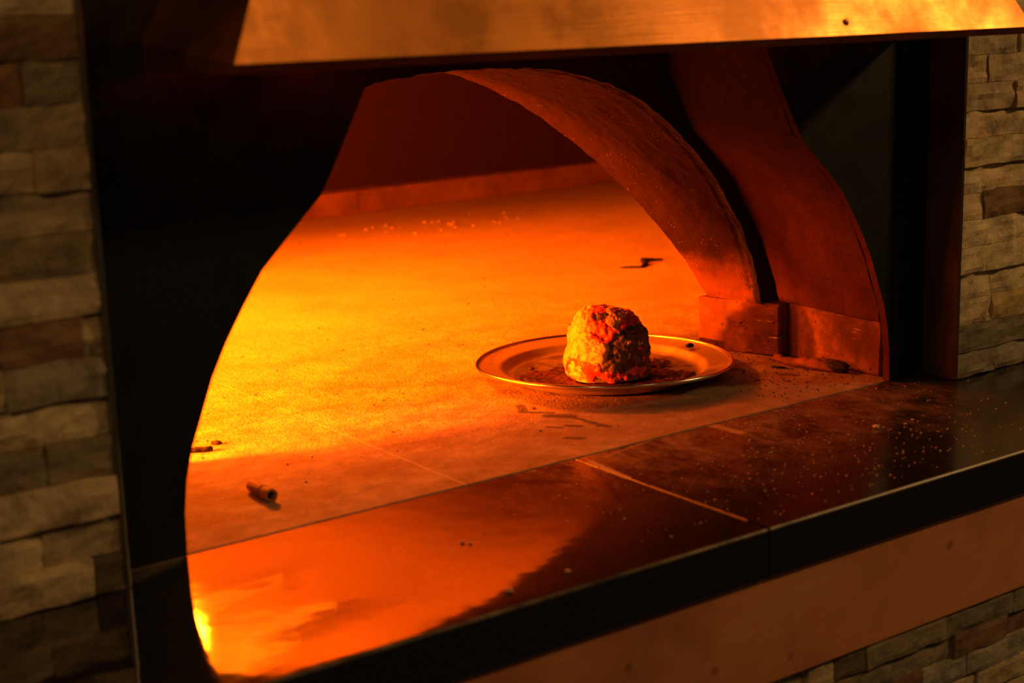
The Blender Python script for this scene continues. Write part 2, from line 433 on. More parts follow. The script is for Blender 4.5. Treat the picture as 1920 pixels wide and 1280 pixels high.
# ------------------------------------------------------------------ profiles (half widths by height)
PZ = [0, .04, .07, .10, .13, .16, .19, .22, .25, .28, .313, .35, .387, .42, .50, .60, .70]
PX = [.471, .470, .466, .458, .446, .434, .418, .399, .378, .347, .312, .291, .271, .254, .212, .165, .120]
TZ = [0, .0728, .1221, .1744, .2337, .2851, .3287, .3570, .3764, .3925, .3990, .4010]
TX = [.452, .4511, .4409, .4166, .3789, .3333, .2806, .2360, .1887, .1250, .0620, .0]
def plate_half(z): return interp(z, PZ, PX)

# ------------------------------------------------------------------ the setting: stone walls
def stone_wall(name, x0, x1, yf, rows, seed, label_kind='structure', depth=0.045, cols=None, minw=0.07, maxw=0.17, amp=0.0035):
    """rows: (z0, z1, fixed joints, {index: colour})"""
    r = random.Random(seed)
    bm = bmesh.new()
    lay = bm.loops.layers.float_color.new('stone_colour')
    for (z0, z1, joints, over) in rows:
        js = sorted(joints)
        edges = [x0] + js + [x1]
        full = [x0]
        for a, b in zip(edges[:-1], edges[1:]):
            # inside the traced span keep as is, elsewhere subdivide
            n = 1 if (b - a) < maxw * 1.25 else max(1, round((b - a) / r.uniform(minw + 0.02, maxw)))
            cuts = [a + (b - a) * (k + r.uniform(-0.25, 0.25)) / n for k in range(1, n)]
            full += cuts + [b]
        for k, (a, b) in enumerate(zip(full[:-1], full[1:])):
            d = r.uniform(-0.006, 0.004)
            cc = cols[r.randrange(len(cols))]
            for (lo_, hi_, c_) in over:
                if lo_ <= (a + b) / 2 <= hi_: cc = c_; d = d * 0.5
            jit = r.uniform(0.9, 1.1)
            cc = tuple(q * jit for q in cc)
            g = 0.0003
            nx_ = max(2, int((b - a) / 0.008)); nz_ = 5
            grid = []
            for i in range(nx_ + 1):
                colm = []
                for j in range(nz_ + 1):
                    x = a + g + (b - a - 2 * g) * i / nx_
                    z = z0 + g + (z1 - z0 - 2 * g) * j / nz_
                    e = min(i, nx_ - i, j, nz_ - j)
                    yy = yf + d + amp * fbm((x * 1.0 + d * 900, z * 2.0, seed), 28, 3) + (0.0010 if e == 0 else 0.0)
                    zz = z + (0.0018 * fbm((x, z0 if j == 0 else z1, 3 + seed), 30, 2) if j in (0, nz_) else 0)
                    xx = x + (0.002 * fbm((z, a if i == 0 else b, 9 + seed), 40, 2) if 0 < k < len(full) - 2 and i in (0, nx_) else 0)
                    colm.append(bm.verts.new((xx, yy, zz)))
                grid.append(colm)
            fs = []
            for i in range(nx_):
                for j in range(nz_):
                    fs.append(bm.faces.new([grid[i][j], grid[i + 1][j], grid[i + 1][j + 1], grid[i][j + 1]]))
            # sides going back
            ring = [grid[i][0] for i in range(nx_ + 1)] + [grid[nx_][j] for j in range(1, nz_ + 1)] + \
                   [grid[i][nz_] for i in range(nx_ - 1, -1, -1)] + [grid[0][j] for j in range(nz_ - 1, 0, -1)]
            back = [bm.verts.new((v.co.x, yf + depth * 0.85, v.co.z)) for v in ring]
            n = len(ring)
            for i in range(n):
                fs.append(bm.faces.new([ring[i], ring[(i + 1) % n], back[(i + 1) % n], back[i]]))
            for f in fs:
                for lp in f.loops: lp[lay] = (*cc, 1)
    # backing
    zs0 = min(q[0] for q in rows); zs1 = max(q[1] for q in rows)
    nf = len(bm.faces)
    box(bm, (x0, yf + depth * 0.5, zs0), (x1, yf + depth, zs1))
    bm.faces.ensure_lookup_table()
    for f in bm.faces[nf:]:
        for lp in f.loops: lp[lay] = (0.03, 0.02, 0.012, 1)
    o = link(name, bm, M['stone'])
    tag(o, kind=label_kind)
    return o
SAND = [(0.80, 0.62, 0.36), (0.74, 0.58, 0.34), (0.84, 0.68, 0.42), (0.64, 0.52, 0.33), (0.76, 0.59, 0.37), (0.58, 0.46, 0.28)]
BROWN = (0.30, 0.17, 0.09); YEL = (0.58, 0.42, 0.17); GREY = (0.33, 0.29, 0.22)
h = 0.0329
RJ = {0: [.610], 1: [], 2: [.604], 3: [.600], 4: [.585], 5: [.640], 6: [.576], 7: [.572], 8: [], 9: [], 10: [.628], 11: [.578], 12: [.640]}
RO = {0: [(0.5, .7, GREY)], 1: [(0.5, .7, (0.26, 0.22, 0.15))], 2: [(.604, .72, YEL)], 6: [(.576, .72, BROWN)]}
rows = [(k * h, (k + 1) * h, RJ.get(k, []), RO.get(k, [])) for k in range(0, 34)]
rows[0] = (0.0012, h, RJ[0], RO[0])
stone_wall('wall_right', 0.5335, 1.5, -0.0505, rows, 3, cols=SAND)
h = 0.0345
LJ = {0: [-.575], 3: [-.604], 5: [-.632], 9: [], 10: [-.592], 12: [-.594], 6: [-.5655], 7: []}
LO = {0: [(-.575, -.5, (0.12, 0.09, 0.05))], 12: [(-.75, -.594, (0.42, 0.22, 0.09)), (-.594, -.5, (0.44, 0.35, 0.22))],
      13: [(-.8, -.5, (0.36, 0.22, 0.10))], 8: [(-.8, -.5, (0.34, 0.26, 0.15))], 6: [(-.7, -.5655, BROWN)], 5: [(-.632, -.5, (0.42, 0.36, 0.27))],
      3: [(-.8, -.5, (0.30, 0.24, 0.16))]}
rows = [(k * h, (k + 1) * h, LJ.get(k, []), LO.get(k, [])) for k in range(0, 32)]
rows[0] = (0.0012, h, LJ[0], LO[0])
stone_wall('wall_left', -1.5, -0.5475, -0.040, rows, 5, cols=SAND)
h = 0.0268
rows = []
FJ = {0: [.040, .0762, .1208, .2431], 1: [.010, .1215, .2580, .3143 + .03], 2: [.060, .2804 - .07, .2804, .372], 3: [.10, .19, .30]}
FO = {0: [(.0762, .1208, (0.20, 0.15, 0.09)), (.1208, .2431, (0.34, 0.27, 0.17)), (.2431, .6, (0.26, 0.22, 0.15))],
      1: [(.01, .1215, (0.36, 0.26, 0.13)), (.1215, .258, (0.40, 0.32, 0.21)), (.258, .6, BROWN)],
      2: [(.06, .21, (0.24, 0.12, 0.06)), (.21, .29, (0.42, 0.38, 0.30)), (.29, .6, (0.45, 0.40, 0.32))]}
for k in range(0, 30):
    rows.append((-0.158 - (k + 1) * h, -0.158 - k * h, FJ.get(k, []), FO.get(k, [])))
stone_wall('wall_front', -1.5, 1.5, -0.279, rows, 11, cols=SAND, amp=0.0015)

# steel corner trims at the ends of the stone
bm = bmesh.new(); box(bm, (-0.5475, -0.0425, 0.0), (-0.5425, 0.0, 1.1), 0.0008)
o = link('trim_1', bm, M['trim']); tag(o, kind='structure')
bm = bmesh.new(); box(bm, (0.5305, -0.0535, 0.0012), (0.5335, -0.0005, 1.1), 0.0006)
box(bm, (0.5335, -0.0535, 0.0012), (0.5352, -0.0512, 1.1), 0.0005)
o = link('trim_2', bm, M['jamb']); tag(o, kind='structure')

# ------------------------------------------------------------------ granite counter
ct = empty('countertop', (0, -0.144, -0.05))
tag(ct, 'polished black granite ledge running across in front of the oven mouth', 'countertop')
bm = bmesh.new(); box(bm, (-1.5, -0.288, -0.05), (-0.0245, 0.0035, 0.0), 0.0028, 3)
link('slab', bm, M['granite'], ct)
bm = bmesh.new(); box(bm, (-0.0235, -0.288, -0.05), (1.5, 0.0035, 0.0), 0.0028, 3)
link('slab', bm, M['granite'], ct)

# copper band below the ledge
cp = empty('copper_band', (0, -0.28, -0.157))
tag(cp, 'stained copper sheet band under the granite ledge, above the lower stonework', 'panel')
bm = bmesh.new(); box(bm, (-1.5, -0.2835, -0.157), (0.0235, -0.262, -0.0505), 0.0006)
link('sheet', bm, M['strip'], cp)
bm = bmesh.new(); box(bm, (0.0225, -0.2838, -0.157), (1.5, -0.263, -0.0505), 0.0006)
link('sheet', bm, M['strip'], cp)
bm = bmesh.new(); box(bm, (-1.5, -0.258, -0.9), (1.5, 0.0, -0.051))
o = link('wall_core', bm, M['mortar']); tag(o, kind='structure')

# ------------------------------------------------------------------ the oven
oven = empty('pizza_oven', (0, 0.6, 0))
tag(oven, 'built-in pizza oven glowing orange, with a black steel front plate and an arched mouth', 'oven')
# front plate with the bell-shaped cut-out
bm = bmesh.new()
zs = []
k = 0.0
while k < 0.7001: zs.append(round(k, 4)); k += 0.01
def plate_ring(y, off=0.0):
    prof = [(plate_half(z) + off, z) for z in zs]
    R_ = [(a, y, b) for a, b in prof]; L_ = [(-a, y, b) for a, b in reversed(prof)]
    return R_, L_
def plate_side(sgn):
    inner = [(sgn * plate_half(z), z) for z in zs]
    X = 0.5300 * sgn
    fr = {}
    for nm, y in (('f', 0.0), ('b', 0.010)):
        fr[nm] = ([bm.verts.new((a, y, b)) for a, b in inner], [bm.verts.new((X, y, b)) for a, b in inner])
    n = len(inner)
    for i in range(n - 1):
        a, c = fr['f']; a2, c2 = fr['b']
        bm.faces.new([a[i], a[i + 1], c[i + 1], c[i]])
        bm.faces.new([a2[i], c2[i], c2[i + 1], a2[i + 1]])
        bm.faces.new([a[i], a2[i], a2[i + 1], a[i + 1]])
        bm.faces.new([c[i], c[i + 1], c2[i + 1], c2[i]])
    a, c = fr['f']; a2, c2 = fr['b']
    bm.faces.new([a[0], c[0], c2[0], a2[0]]); bm.faces.new([a[-1], a2[-1], c2[-1], c[-1]])
plate_side(1); plate_side(-1)
box(bm, (-0.53, 0.0, 0.7), (0.53, 0.010, 1.1))
for v in bm.verts: v.co.z = max(v.co.z, 0.0) if v.co.z > 0.001 else 0.0006
fp = link('front_plate', bm, M['plate'], oven)
fp.data.materials.append(M['liner'])          # cut edge, shade towards its top put into the colour
for p in fp.data.polygons:
    if abs(p.normal.y) < 0.5 and abs(p.center.x) < 0.5 and p.center.z < 0.71: p.material_index = 1

# lining of the flue throat / outer arch behind the plate
def liner_side(sgn):
    bm = bmesh.new()
    zz = [0.0715 + i * (0.9 - 0.0715) / 110 for i in range(111)]
    ys = [0.022 + i * (0.2045 - 0.022) / 24 for i in range(25)]
    inner = []; outer = []
    for z in zz:
        row = []; row2 = []
        base = plate_half(z) if z < 0.7 else 0.12
        for y in ys:
            off = 0.0095 + 0.010 * (y - 0.022) / 0.18 * 0.6
            rough = 0.0016 * fbm((y, z, 4.0 + sgn), 30, 4)
            if y < 0.03: rough += 0.003 * abs(fbm((y, z, 8 + sgn), 60, 3))
            if z < 0.078: rough += 0.004 * max(0, fbm((y, z, 5 + sgn), 70, 3))
            row.append(bm.verts.new((sgn * (base + off + rough), y, z)))
            row2.append(bm.verts.new((sgn * 0.62, y, z)))
        inner.append(row); outer.append(row2)
    nz, ny = len(zz), len(ys)
    for i in range(nz - 1):
        for j in range(ny - 1):
            bm.faces.new([inner[i][j], inner[i + 1][j], inner[i + 1][j + 1], inner[i][j + 1]])
            bm.faces.new([outer[i][j], outer[i][j + 1], outer[i + 1][j + 1], outer[i + 1][j]])
        for j in (0, ny - 1):
            bm.faces.new([inner[i][j], outer[i][j], outer[i + 1][j], inner[i + 1][j]])
    for i in (0, nz - 1):
        for j in range(ny - 1):
            bm.faces.new([inner[i][j], inner[i][j + 1], outer[i][j + 1], outer[i][j]])
    return bm
for sgn in (1, -1):
    link('arch_lining', liner_side(sgn), M['liner'], oven, smooth=True, angle=math.radians(40))
# closed top of the throat
bm = bmesh.new(); box(bm, (-0.3, 0.012, 0.9), (0.3, 0.205, 0.93))
link('flue_cap', bm, M['char'], oven)

# bricks the arches stand on
def rough_brick(poly, z0, z1, seed, sub=3):
    bm = bmesh.new()
    n = len(poly)
    prism(bm, [(p[0], p[1], z0) for p in poly], [(p[0], p[1], z1) for p in poly])
    bmesh.ops.bevel(bm, geom=bm.edges[:], offset=0.0018, segments=1, affect='EDGES')
    for _ in range(sub):
        bmesh.ops.subdivide_edges(bm, edges=[e for e in bm.edges if e.calc_length() > 0.006], cuts=1, use_grid_fill=True)
    for v in bm.verts:
        d = Vector((fbm((v.co.x, v.co.y, v.co.z + seed), 60, 3), fbm((v.co.y + 5, v.co.x, v.co.z + seed), 60, 3), 0.5 * fbm((v.co.z, v.co.x + seed, v.co.y), 40, 3)))
        k = 0.0013
        if v.co.z < z0 + 0.001: d.z = 0
        v.co += d * k
    return bm
for s in (1, -1):
    link('jamb_brick', rough_brick([(s * 0.4636, 0.182), (s * 0.434, 0.274), (s * 0.428, 0.30), (s * 0.56, 0.30), (s * 0.56, 0.182)], 0.0005, 0.0712, 3 + s), M['brick'], oven)
    link('jamb_brick', rough_brick([(s * 0.4795, 0.022), (s * 0.4785, 0.1805), (s * 0.56, 0.1805), (s * 0.56, 0.022)], 0.0005, 0.0710, 9 + s), M['brick'], oven)

# hearth slab
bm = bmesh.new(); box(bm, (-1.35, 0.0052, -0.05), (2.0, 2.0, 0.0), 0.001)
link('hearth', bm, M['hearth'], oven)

# dome casting = block minus cavity minus arched tunnel
CX, CY, AX, AY, AZ = 0.30, 1.03, 1.52, 0.80, 0.60
def dome():
    bm = bmesh.new(); box(bm, (-1.35, 0.205, 0.0008), (2.0, 2.0, 0.9))
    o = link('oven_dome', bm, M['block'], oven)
    # cavity: squarish plan, rounded vault
    bm = bmesh.new()
    nu, nv = 120, 44
    ringv = []
    def front_y(z): # the front wall of the vault slopes back from the mouth
        if z < 0.40: return 0.238 + 0.70 * z
        t = min(1.0, (z - 0.40) / 0.2); return 0.518 + (CY - 0.518) * (1 - math.sqrt(1 - t * t))
    def r2(u, p): # superellipse radius
        c, s_ = abs(math.cos(u)), abs(math.sin(u))
        return (c ** p + s_ ** p) ** (-1 / p)
    for j in range(nv + 1):
        t = j / nv * math.pi / 2
        ph = 1.9
        rr = math.cos(t) ** (2 / ph) if j < nv else 0.0
        zz = math.sin(t) ** (2 / ph) * AZ
        row = []
        for i in range(nu):
            u = 2 * math.pi * i / nu
            k = r2(u, 9.0)
            x = CX + AX * k * math.cos(u) * rr; y = CY + AY * k * math.sin(u) * rr
            if math.sin(u) < 0: y = CY - (CY - front_y(zz)) * k * abs(math.sin(u))
            row.append((x, y, zz))
        ringv.append(row)
    v0 = [bm.verts.new((p[0], p[1], -0.05)) for p in ringv[0]]
    prev = v0
    rowsv = [v0]
    for row in ringv[:-1]:
        rowsv.append([bm.verts.new(p) for p in row])
    for a, c in zip(rowsv[:-1], rowsv[1:]):
        for i in range(nu):
            bm.faces.new([a[i], a[(i + 1) % nu], c[(i + 1) % nu], c[i]])
    apex = bm.verts.new((CX, CY, AZ))
    top = rowsv[-1]
    for i in range(nu): bm.faces.new([top[i], top[(i + 1) % nu], apex])
    bm.faces.new(list(reversed(v0)))
    cav = link('cavity', bm, M['block'])
    # tunnel
    bm = bmesh.new()
    prof = []
    for i in range(len(TZ) - 1):
        n = 7
        for k_ in range(n):
            t = k_ / n
            prof.append((TX[i] + (TX[i + 1] - TX[i]) * t, TZ[i] + (TZ[i + 1] - TZ[i]) * t))
    prof.append((0.0, 0.4010))
    # smooth the traced profile a little
    for _ in range(6):
        q = prof[:]
        for i in range(7, len(prof) - 1):
            q[i] = ((prof[i - 1][0] + 2 * prof[i][0] + prof[i + 1][0]) / 4, (prof[i - 1][1] + 2 * prof[i][1] + prof[i + 1][1]) / 4)
        prof = q
    prof = [(0.4760, 0.0), (0.4760, 0.0700), (0.4525, 0.0703)] + [q for q in prof if q[1] > 0.0735]
    full = [(prof[0][0], -0.05)] + prof + [(-a, b) for a, b in reversed(prof[:-1])] + [(-prof[0][0], -0.05)]
    ys = [0.15, 0.19] + [0.2 + 0.0045 * i for i in range(100)]
    secs = []
    for y in ys:
        k_ = 1.0 - 0.42 * max(0, y - 0.205) if y < 0.30 else 0.96
        sec = []
        for a, b in full:
            rr = 0.0022 * fbm((a, y, b), 42, 4) if y > 0.195 and b > 0 else 0
            if 0.2 <= y < 0.222 and b > 0: rr += 0.0018 + 0.002 * fbm((a, y * 2, b), 80, 3)
            d = Vector((a, b - 0.1)).normalized() if b > 0.1 else Vector((math.copysign(1, a), 0))
            if b < 0.0702: sec.append(bm.verts.new((a, y, b))); continue
            sec.append(bm.verts.new((a * k_ + d.x * rr, y, b + d.y * rr)))
        secs.append(sec)
    n = len(full)
    for a, c in zip(secs[:-1], secs[1:]):
        for i in range(n): bm.faces.new([a[i], a[(i + 1) % n], c[(i + 1) % n], c[i]])
    bm.faces.new(secs[0]); bm.faces.new(list(reversed(secs[-1])))
    tun = link('tunnel', bm, M['block'])
    for c in (cav, tun):
        md = o.modifiers.new('cut', 'BOOLEAN'); md.operation = 'DIFFERENCE'; md.solver = 'EXACT'; md.object = c
    dg = bpy.context.evaluated_depsgraph_get(); dg.update()
    me = bpy.data.meshes.new_from_object(o.evaluated_get(dg))
    o.modifiers.clear(); old = o.data; o.data = me; bpy.data.meshes.remove(old)
    for c in (cav, tun):
        d_ = c.data; bpy.data.objects.remove(c); bpy.data.meshes.remove(d_)
    return o
dome()

# curb bricks along the back wall
for (xa, xb) in ((-0.9, -0.25), (-0.248, 0.768), (0.770, 1.70)):
    bm = bmesh.new(); box(bm, (xa, 1.775 if xa < 0.77 else 1.777, 0.0005), (xb, 1.86, 0.052), 0.002)
    link('back_curb', bm, M['curb'], oven)

# ------------------------------------------------------------------ fire
fl = empty('fire', (-0.45, 0.86, 0.0))
tag(fl, 'orange fire burning behind the left side of the oven mouth, mirrored in the polished ledge', 'fire')
def tongue(pts, rads, seed):
    bm = bmesh.new(); n = 14; rings = []
    P = [Vector(p) for p in pts]
    S = 16
    for k in range(S + 1):
        t = k / S * (len(P) - 1); i = min(int(t), len(P) - 2); f = t - i
        p = P[i].lerp(P[i + 1], f); r = rads[i] + (rads[i + 1] - rads[i]) * f
        d = (P[min(i + 1, len(P) - 1)] - P[i]).normalized()
        a = d.cross(Vector((0, 1, 0.1))).normalized() * 0.4; b = d.cross(a) * 2.5
        ring = []
        for j in range(n):
            u = 2 * math.pi * j / n
            rr = r * (1 + 0.35 * fbm((math.cos(u), math.sin(u), k * 0.3 + seed), 1.3, 2))
            ring.append(bm.verts.new(p + (a * math.cos(u) + b * math.sin(u)) * rr))
        rings.append(ring)
    for a, c in zip(rings[:-1], rings[1:]):
        for j in range(n): bm.faces.new([a[j], a[(j + 1) % n], c[(j + 1) % n], c[j]])
    bm.faces.new(rings[0]); bm.faces.new(list(reversed(rings[-1])))
    return bm
for q, (pts, rads) in enumerate([
        ([(-0.70, 0.72, 0.002), (-0.69, 0.72, 0.16), (-0.60, 0.73, 0.31), (-0.42, 0.76, 0.40), (-0.24, 0.79, 0.48), (-0.04, 0.84, 0.51)], [0.045, 0.055, 0.05, 0.06, 0.06, 0.004]),
        ([(-0.78, 0.84, 0.002), (-0.77, 0.84, 0.16), (-0.66, 0.85, 0.33), (-0.46, 0.87, 0.47), (-0.20, 0.90, 0.535), (0.12, 0.93, 0.555)], [0.05, 0.055, 0.05, 0.08, 0.08, 0.004]),
        ([(-0.72, 1.00, 0.002), (-0.70, 0.99, 0.16), (-0.62, 0.99, 0.33), (-0.42, 1.00, 0.48), (-0.10, 1.02, 0.555), (0.25, 1.03, 0.56)], [0.04, 0.045, 0.05, 0.08, 0.08, 0.004]),
        ([(-0.80, 1.14, 0.002), (-0.79, 1.13, 0.16), (-0.70, 1.13, 0.32), (-0.50, 1.14, 0.47), (-0.15, 1.16, 0.54), (0.22, 1.18, 0.55)], [0.04, 0.045, 0.05, 0.08, 0.08, 0.004]),
        ([(-0.93, 0.50, 0.002), (-0.93, 0.50, 0.05), (-0.92, 0.49, 0.10), (-0.91, 0.48, 0.15)], [0.025, 0.028, 0.018, 0.003])]):
    link('flame_tongue', tongue(pts, rads, q * 5.0), M['flame'], fl, smooth=True)

# ------------------------------------------------------------------ copper hood over the mouth
hood = empty('oven_hood', (0, 0, 0.44))
tag(hood, 'shiny copper smoke hood sloping back above the oven mouth', 'hood')
W, D, AA, BB = 0.481, 0.18, 0.55, 0.40
def zt(x, z): return z - 0.0109 * x      # the hood hangs slightly off level
H0 = 0.438
def hp(x, y, z): return (x, y, zt(x, z))
top = 0.42
bm = bmesh.new()
def panel(bm, pts, th, nrm):
    nv = Vector(nrm).normalized() * th
    prism(bm, pts, [tuple(Vector(p) + nv) for p in pts])
zT = H0 + top
yT = -D + BB * top
yT = min(yT, -0.012)
c = [hp(-W, -D, H0), hp(W, -D, H0), hp(W - AA * top, yT, zT), hp(-W + AA * top, yT, zT)]
panel(bm, c, 0.0015, (0, 1, -0.4))
link('front_panel', bm, M['copper'], hood)
for s in (-1, 1):
    bm = bmesh.new()
    c = [hp(s * W, -D, H0), hp(s * (W - 0.004), -0.0012, H0 + 0.014), hp(s * (W - AA * top), -0.0012, zT), hp(s * (W - AA * top), yT, zT)]
    panel(bm, c, 0.0015, (-s, 0, -0.5))
    link('side_panel', bm, M['copper'], hood)
    bm = bmesh.new()
    c = [hp(s * W, -D, H0), hp(s * (W - 0.004), -0.0012, H0 + 0.014), hp(s * (W - 0.004), -0.0012, H0 - 0.012), hp(s * W, -D, H0 - 0.0075)]
    panel(bm, c, 0.0015, (-s, 0, 0))
    link('side_hem', bm, M['copper'], hood)
bm = bmesh.new()
c = [hp(-W, -D, H0), hp(W, -D, H0), hp(W - 0.001, -D + 0.006, H0 - 0.0078), hp(-W + 0.001, -D + 0.006, H0 - 0.0078)]
panel(bm, c, 0.0015, (0, 1, 0))
link('hem', bm, M['copper'], hood)
for k_ in (0.19,):
    bm = bmesh.new()
    bmesh.ops.create_uvsphere(bm, u_segments=14, v_segments=8, radius=0.004)
    for v in bm.verts: v.co = Vector((v.co.x, v.co.y * 0.5, v.co.z)) + Vector(hp(k_, -D + 0.40 * 0.012, H0 + 0.012))
    link('rivet', bm, M['copper'], hood, smooth=True)

# ------------------------------------------------------------------ pizza pan
PC = Vector((0.2350, 0.2680))
TOCAM = Vector((-1.0285 - PC.x, -1.286 - PC.y)).normalized()
def pan_warp(x, y, z):
    d = Vector((x, y)); r = d.length
    if r < 1e-6: return z
    c = d.normalized().dot(TOCAM)
    return z + 0.0085 * (r / 0.165) ** 4 * max(0.0, c) ** 1.2
pan = empty('pizza_pan', (PC.x, PC.y, 0))
tag(pan, 'round wide-rimmed aluminium pan with a rolled lip, lying on the oven floor', 'pan')
def lathe(prof, n=128, warp=None, wob=0.0, center=(0, 0)):
    bm = bmesh.new(); rings = []
    for (r, z) in prof:
        ring = []
        for i in range(n):
            u = 2 * math.pi * i / n
            x, y = r * math.cos(u), r * math.sin(u)
            zz = warp(x, y, z) if warp else z
            ring.append(bm.verts.new((center[0] + x, center[1] + y, zz)))
        rings.append(ring)
    for a, c in zip(rings[:-1], rings[1:]):
        for i in range(n): bm.faces.new([a[i], a[(i + 1) % n], c[(i + 1) % n], c[i]])
    return bm, rings
prof = [(0.0005, 0.0035), (0.06, 0.0032), (0.118, 0.0032), (0.122, 0.0036), (0.1265, 0.0065), (0.1315, 0.0115), (0.1335, 0.0128), (0.137, 0.0133),
        (0.150, 0.0148), (0.1615, 0.0163)]
under = [(0.1615, 0.0150), (0.150, 0.0135), (0.137, 0.0120), (0.1325, 0.0104), (0.1275, 0.0050), (0.122, 0.0018), (0.118, 0.0014), (0.0005, 0.0014)]
bm, rings = lathe(prof + under, warp=pan_warp, center=PC)
bmesh.ops.remove_doubles(bm, verts=bm.verts[:], dist=0.0002)
M['pan_well'] = M['pan'].copy(); nt_ = M['pan_well'].node_tree; N_ = NT(nt_); b_ = nt_.nodes['Principled BSDF']
old_ = b_.inputs['Base Color'].links[0].from_socket
rd = N_.vmath('DISTANCE', N_.mapping(N_.co, (1, 1, 0)), (PC.x, PC.y, 0))
burn = N_.math('MULTIPLY', N_.smooth(rd, 0.128, 0.112), N_.ramp(N_.noise(30, 6, 0.65), [(0.3, 0.55), (0.6, 1.0)]))
nt_.links.new(N_.mix(N_.math('MULTIPLY', burn, 0.85), old_, (0.030, 0.010, 0.006)), b_.inputs['Base Color'])
nt_.links.new(N_.smooth(burn, 0.0, 1.0, 0.8, 0.1), b_.inputs['Metallic'])
nt_.links.new(N_.smooth(burn, 0.0, 1.0, 0.5, 0.12), b_.inputs['Specular IOR Level'])
link('dish', bm, M['pan_well'], pan, smooth=True, angle=math.radians(50))
bm = bmesh.new(); n = 128; rings = []
for i in range(n):
    u = 2 * math.pi * i / n; ring = []
    for j in range(10):
        v = 2 * math.pi * j / 10
        r = 0.1635 + 0.0027 * math.cos(v); x, y = r * math.cos(u), r * math.sin(u)
        ring.append(bm.verts.new((PC.x + x, PC.y + y, pan_warp(x, y, 0.0165) + 0.0027 * math.sin(v))))
    rings.append(ring)
for i in range(n):
    a, c = rings[i], rings[(i + 1) % n]
    for j in range(10): bm.faces.new([a[j], a[(j + 1) % 10], c[(j + 1) % 10], c[j]])
mt_lip = mat_metal('bare_aluminium', (0.80, 0.74, 0.64), 0.22, metallic=1.0, brush=(3, 3, 3))
o = link('rolled_lip', bm, mt_lip, pan, smooth=True); o['label'] = 'brighter rolled lip of the pan'

# ------------------------------------------------------------------ the food
FC = Vector((0.2194, 0.2394)); FB = 0.0042; FH = 0.0890; FR = 0.0515
def food_surface(u, v, extra=0.0):
    """u around, v 0 top .. 1 base"""
    t = v * math.pi / 2
    s = math.sin(t) ** 0.68; c = math.cos(t) ** 0.80
    d = Vector((math.cos(u), math.sin(u), 0))
    view = Vector((0.57, 0.80, 0)); side = Vector((0.80, -0.57, 0))
    rr = FR * (1.0 + 0.05 * d.dot(side)) * s
    # barrel belly
    rr *= 1.0 + 0.05 * math.sin(min(1, v) * math.pi)
    # cut, flatter face towards front right
    fc = Vector((-0.25, -0.97, 0)); k = d.dot(fc)
    if k > 0.55: rr *= 1 - 0.10 * (k - 0.55) / 0.45
    p = d * rr + Vector((0, 0, FH * c))
    # crown shifted a little left/back
    p += (-side * 0.006) * (c ** 1.5)
    n = (d * s + Vector((0, 0, c))).normalized()
    q = p * 1.0
    disp = 0.0058 * fbm(q, 24, 4) + 0.0022 * abs(fbm(q + Vector((1, 2, 3)), 80, 3))
    # baked folds
    disp += 0.0012 * fbm(q + Vector((7, 7, 1)), 210, 3)
    disp += 0.0018 * math.sin(220 * (p.z + 0.4 * p.x - 0.25 * p.y) + 5 * fbm(q, 30, 2)) * (0.5 + 0.5 * fbm(q + Vector((4, 4, 4)), 25, 2))
    if v > 0.97: disp *= 0.3
    return p + n * (disp + extra), n
food = empty('stuffed_bake', (FC.x, FC.y, FB))
tag(food, 'lumpy domed roast crusted with melted cheese and tomato sauce, standing on the pan', 'food')
def food_mesh(mask=None, lift=0.0, nu=260, nv=120, thr=0.0):
    bm = bmesh.new(); rows_ = []; val = []
    for j in range(nv + 1):
        v = j / nv * 0.985 + 0.0
        row = []; vr = []
        for i in range(nu):
            u = 2 * math.pi * i / nu
            mval = mask(u, v) if mask else 1.0
            e = lift * max(0.0, min(1.0, (mval - thr) / 0.16)) ** 0.5 if mask else 0.0
            if mask and mval <= thr: e = -0.001
            p, n = food_surface(u, max(v, 0.004), e)
            row.append((Vector((FC.x + p.x, FC.y + p.y, max(FB, FB + p.z)))))
            vr.append(mval)
        rows_.append(row); val.append(vr)
    vs = [[None] * nu for _ in range(nv + 1)]
    def gv(j, i):
        i %= nu
        if vs[j][i] is None: vs[j][i] = bm.verts.new(rows_[j][i])
        return vs[j][i]
    for j in range(nv):
        for i in range(nu):
            if mask and max(val[j][i], val[j + 1][i], val[j][(i + 1) % nu], val[j + 1][(i + 1) % nu]) <= thr: continue
            bm.faces.new([gv(j, i), gv(j + 1, i), gv(j + 1, i + 1), gv(j, i + 1)])
    if not mask:
        bm.faces.new([gv(0, i) for i in range(nu)])
        bm.faces.new([gv(nv, i) for i in range(nu)])
    return bm
def m_cheese(u, v):
    p, n = food_surface(u, max(v, 0.01)); q = p
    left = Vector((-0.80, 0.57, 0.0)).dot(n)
    return 0.02 + 0.56 * left + 0.22 * n.z + 0.62 * fbm(q + Vector((9, 1, 2)), 26, 4) - 0.08 * v - 0.16 * abs(fbm(q + Vector((3, 3, 8)), 75, 3))  # cheese held to the lit left side, leaving a painted shaded side
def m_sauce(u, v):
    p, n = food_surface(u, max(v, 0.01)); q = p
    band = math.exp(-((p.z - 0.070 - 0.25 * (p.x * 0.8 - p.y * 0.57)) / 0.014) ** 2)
    return -0.13 + 0.50 * band + 0.38 * Vector((-0.80, 0.57, 0.0)).dot(n) + 0.75 * fbm(q + Vector((2, 7, 5)), 24, 4) + 0.08 * n.z  # sauce thinned on the right to deepen that painted shade
